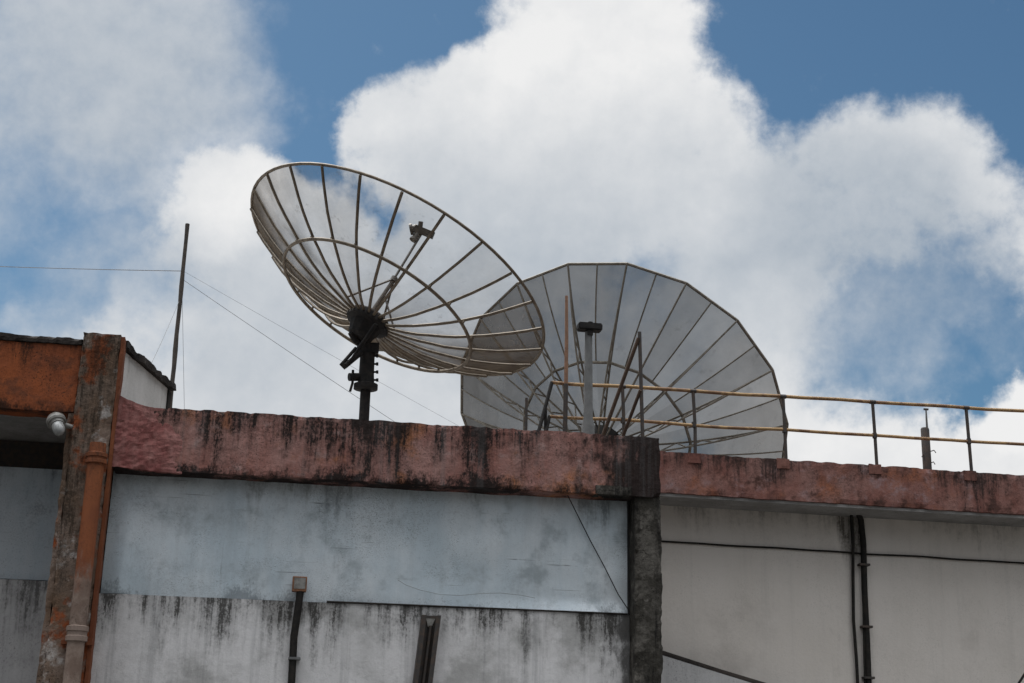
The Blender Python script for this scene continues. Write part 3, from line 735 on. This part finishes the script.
def blob(vec, px, py, re, s, w):
    v = ray(px, py).normalized()
    dt = t.vm('DOT_PRODUCT', vec, tuple(v), out='Value')
    return t.mr(dt, math.cos((re+s)/FPX), math.cos(max(0, re-s)/FPX), 0, w)
def field(vec, L, op='MAXIMUM'):
    acc = None
    for b in L:
        v = blob(vec, *b); acc = v if acc is None else t.m(op, acc, v)
    return acc
crisp = field(dw, [(600, 60, 112, 36.5, 1), (600, -40, 100, 39, 1), (648, 150, 108, 36.5, 1), (425, 155, 72, 31.5, 1), (385, 142, 46, 21, 1), (480, 105, 58, 26, 1),
    (520, 60, 45, 26, 1), (560, 260, 175, 51.5, 1), (780, 245, 95, 39, 1), (865, 200, 76, 31.5, 0.95), (925, 182, 62, 31.5, 0.92), (985, 232, 52, 31, 0.8), (700, 240, 115, 51.5, 1),
    (216, 190, 34, 17.25, 1), (246, 200, 40, 18.5, 1), (275, 215, 50, 23.5, 1), (215, 235, 48, 26, 0.9), (300, 260, 70, 51.5, 1), (270, 330, 120, 64, 1), (420, 380, 150, 64, 1), (140, 375, 62, 41.5, 0.9),
    (780, 380, 85, 51.5, 0.95), (830, 440, 80, 51.5, 1), (930, 465, 72, 41.5, 1), (1008, 402, 30, 17.25, 1), (1030, 440, 52, 26, 1), (560, 400, 120, 64, 1), (1075, 250, 60, 43.5, 0.8)])
holes = field(dsoft, [(384, 200, 26, 24, .34), (655, 305, 34, 26, .55), (700, 335, 22, 18, .35), (560, 345, 40, 34, .36), (320, 165, 22, 18, .25), (885, 335, 66, 40, .8), (940, 348, 50, 28, 1.1),
    (760, 345, 30, 26, .25), (870, 255, 70, 50, .28), (975, 250, 40, 30, .3), (190, 300, 40, 40, .3), (900, 300, 40, 30, .4)])
crisp = t.m('SUBTRACT', crisp, holes)
fine = t.m('SUBTRACT', t.noise(d0, 42, 9, .62), .5)
fine3 = t.m('SUBTRACT', t.noise(t.vm('ADD', d0, (8, 1, 6)), 95, 6, .6), .5)
fine2 = t.m('SUBTRACT', t.noise(t.vm('ADD', d0, (1, 4, 2)), 14, 8, .6), .5)
dens = t.m('ADD', crisp, t.m('ADD', t.m('ADD', t.m('MULTIPLY', fine, .75), t.m('MULTIPLY', fine3, .34)), t.m('MULTIPLY', fine2, .60)))
a1 = t.mr(dens, .14, .84)
soft = field(dsoft, [(110, 40, 130, 95, .88), (190, 100, 80, 55, .72), (20, 40, 100, 80, .8), (60, 215, 70, 60, .48), (30, 300, 60, 60, .34), (130, 280, 80, 70, .62), (190, 320, 90, 60, .8),
    (250, 120, 40, 40, .5), (70, 330, 60, 40, .62), (850, 280, 110, 70, .60), (960, 270, 50, 50, .62), (1010, 320, 40, 40, .45), (740, 330, 100, 70, .85), (0, 190, 50, 40, .6), (330, 120, 30, 30, .2)])
softd = t.m('ADD', soft, t.m('ADD', t.m('MULTIPLY', fine2, .8), t.m('MULTIPLY', fine, .3)))
a2 = t.m('MULTIPLY', t.mr(softd, .20, 1.0), .93)
# broken cloud over the rest of the sky
inside = blob(d0, 512, 300, 900, 260, 1)
gen = t.m('MULTIPLY', t.mr(t.noise(d0, 3.2, 8, .58), .36, .56), t.m('SUBTRACT', 1., inside))
alpha = t.m('SUBTRACT', 1., t.m('MULTIPLY', t.m('SUBTRACT', 1., a1), t.m('MULTIPLY', t.m('SUBTRACT', 1., a2), t.m('SUBTRACT', 1., gen))))
# cloud brightness: sunlit heads, greyer bellies
grey = field(dsoft, [(610, 270, 130, 110, 1.0), (870, 250, 110, 70, 1.3), (100, 60, 130, 90, 1.0), (450, 270, 90, 80, .8), (780, 260, 80, 70, 1.1), (120, 290, 100, 80, .8), (260, 330, 90, 80, .75), (350, 400, 160, 120, .40), (960, 300, 60, 50, .9), (700, 280, 80, 60, .7)])
white = field(dw, [(222, 195, 46, 30, 1), (600, 60, 130, 90, .62), (1010, 405, 40, 25, 1), (800, 345, 60, 40, .5), (650, 140, 90, 60, .5), (950, 460, 90, 60, .45), (130, 345, 40, 30, .5), (830, 430, 70, 50, .4)])
br = t.m('ADD', .645, t.m('SUBTRACT', t.m('MULTIPLY', white, .20), t.m('MULTIPLY', grey, .20)))
# relief of the heads: density falls towards the light -> bright side, rises -> shaded side
toL = (-RT*.45+UP*.9)*.016
dL = t.vm('ADD', d0, tuple(toL)); dL2 = t.vm('ADD', d0, tuple(toL*.45))
rel = t.m('ADD', t.m('MULTIPLY', t.m('SUBTRACT', fine2, t.m('SUBTRACT', t.noise(t.vm('ADD', dL, (1, 4, 2)), 14, 8, .6), .5)), 1.5),
          t.m('MULTIPLY', t.m('SUBTRACT', fine, t.m('SUBTRACT', t.noise(dL2, 42, 9, .62), .5)), .55))
br = t.m('ADD', br, t.m('MULTIPLY', t.m('ADD', t.m('MULTIPLY', fine2, .55), t.m('MULTIPLY', rel, .36)), .28))
ccol = t.mix(t.mr(br, .28, .78, 0, 1, smooth=False), (.32/STR, .385/STR, .46/STR), (.86/STR, .86/STR, .86/STR))
zen = t.new('ShaderNodeSeparateXYZ'); t.put(zen.inputs[0], d0)
low = t.m('ADD', inside, t.m('MULTIPLY', t.m('SUBTRACT', 1., inside), t.mr(zen.outputs[2], -.05, .55, .22, 1)))   # unseen low sky dimmed all round, to deepen shade under the overhangs
lift = t.m('ADD', 1., t.m('MULTIPLY', t.mr(zen.outputs[2], .56, .95), 6.2))     # unseen overhead cloud boosted to brighten the facades
blue = t.vm('MULTIPLY', sky.outputs[0], (.63, .875, .94))
t.put(bg.inputs['Color'], t.mix(alpha, t.scale(blue, low), t.scale(ccol, t.m('MULTIPLY', lift, low)))); bg.inputs['Strength'].default_value = STR

sd = bpy.data.lights.new('sun', 'SUN'); so = bpy.data.objects.new('sun', sd); C.objects.link(so)
sd.energy = 2.2; sd.angle = RAD(.5); sd.color = (1, .95, .88)
az, el = RAD(SUN_AZ), RAD(SUN_EL)
sdir = Vector((math.sin(az)*math.cos(el), math.cos(az)*math.cos(el), math.sin(el)))
so.rotation_euler = sdir.to_track_quat('Z', 'Y').to_euler(); so.location = (0, 10, 30)

vs = S.view_settings; vs.view_transform = 'Standard'; vs.look = 'None'; vs.exposure = 0; vs.gamma = 1; vs.use_curve_mapping = False
S.cycles.max_bounces = 8; S.cycles.transparent_max_bounces = 16
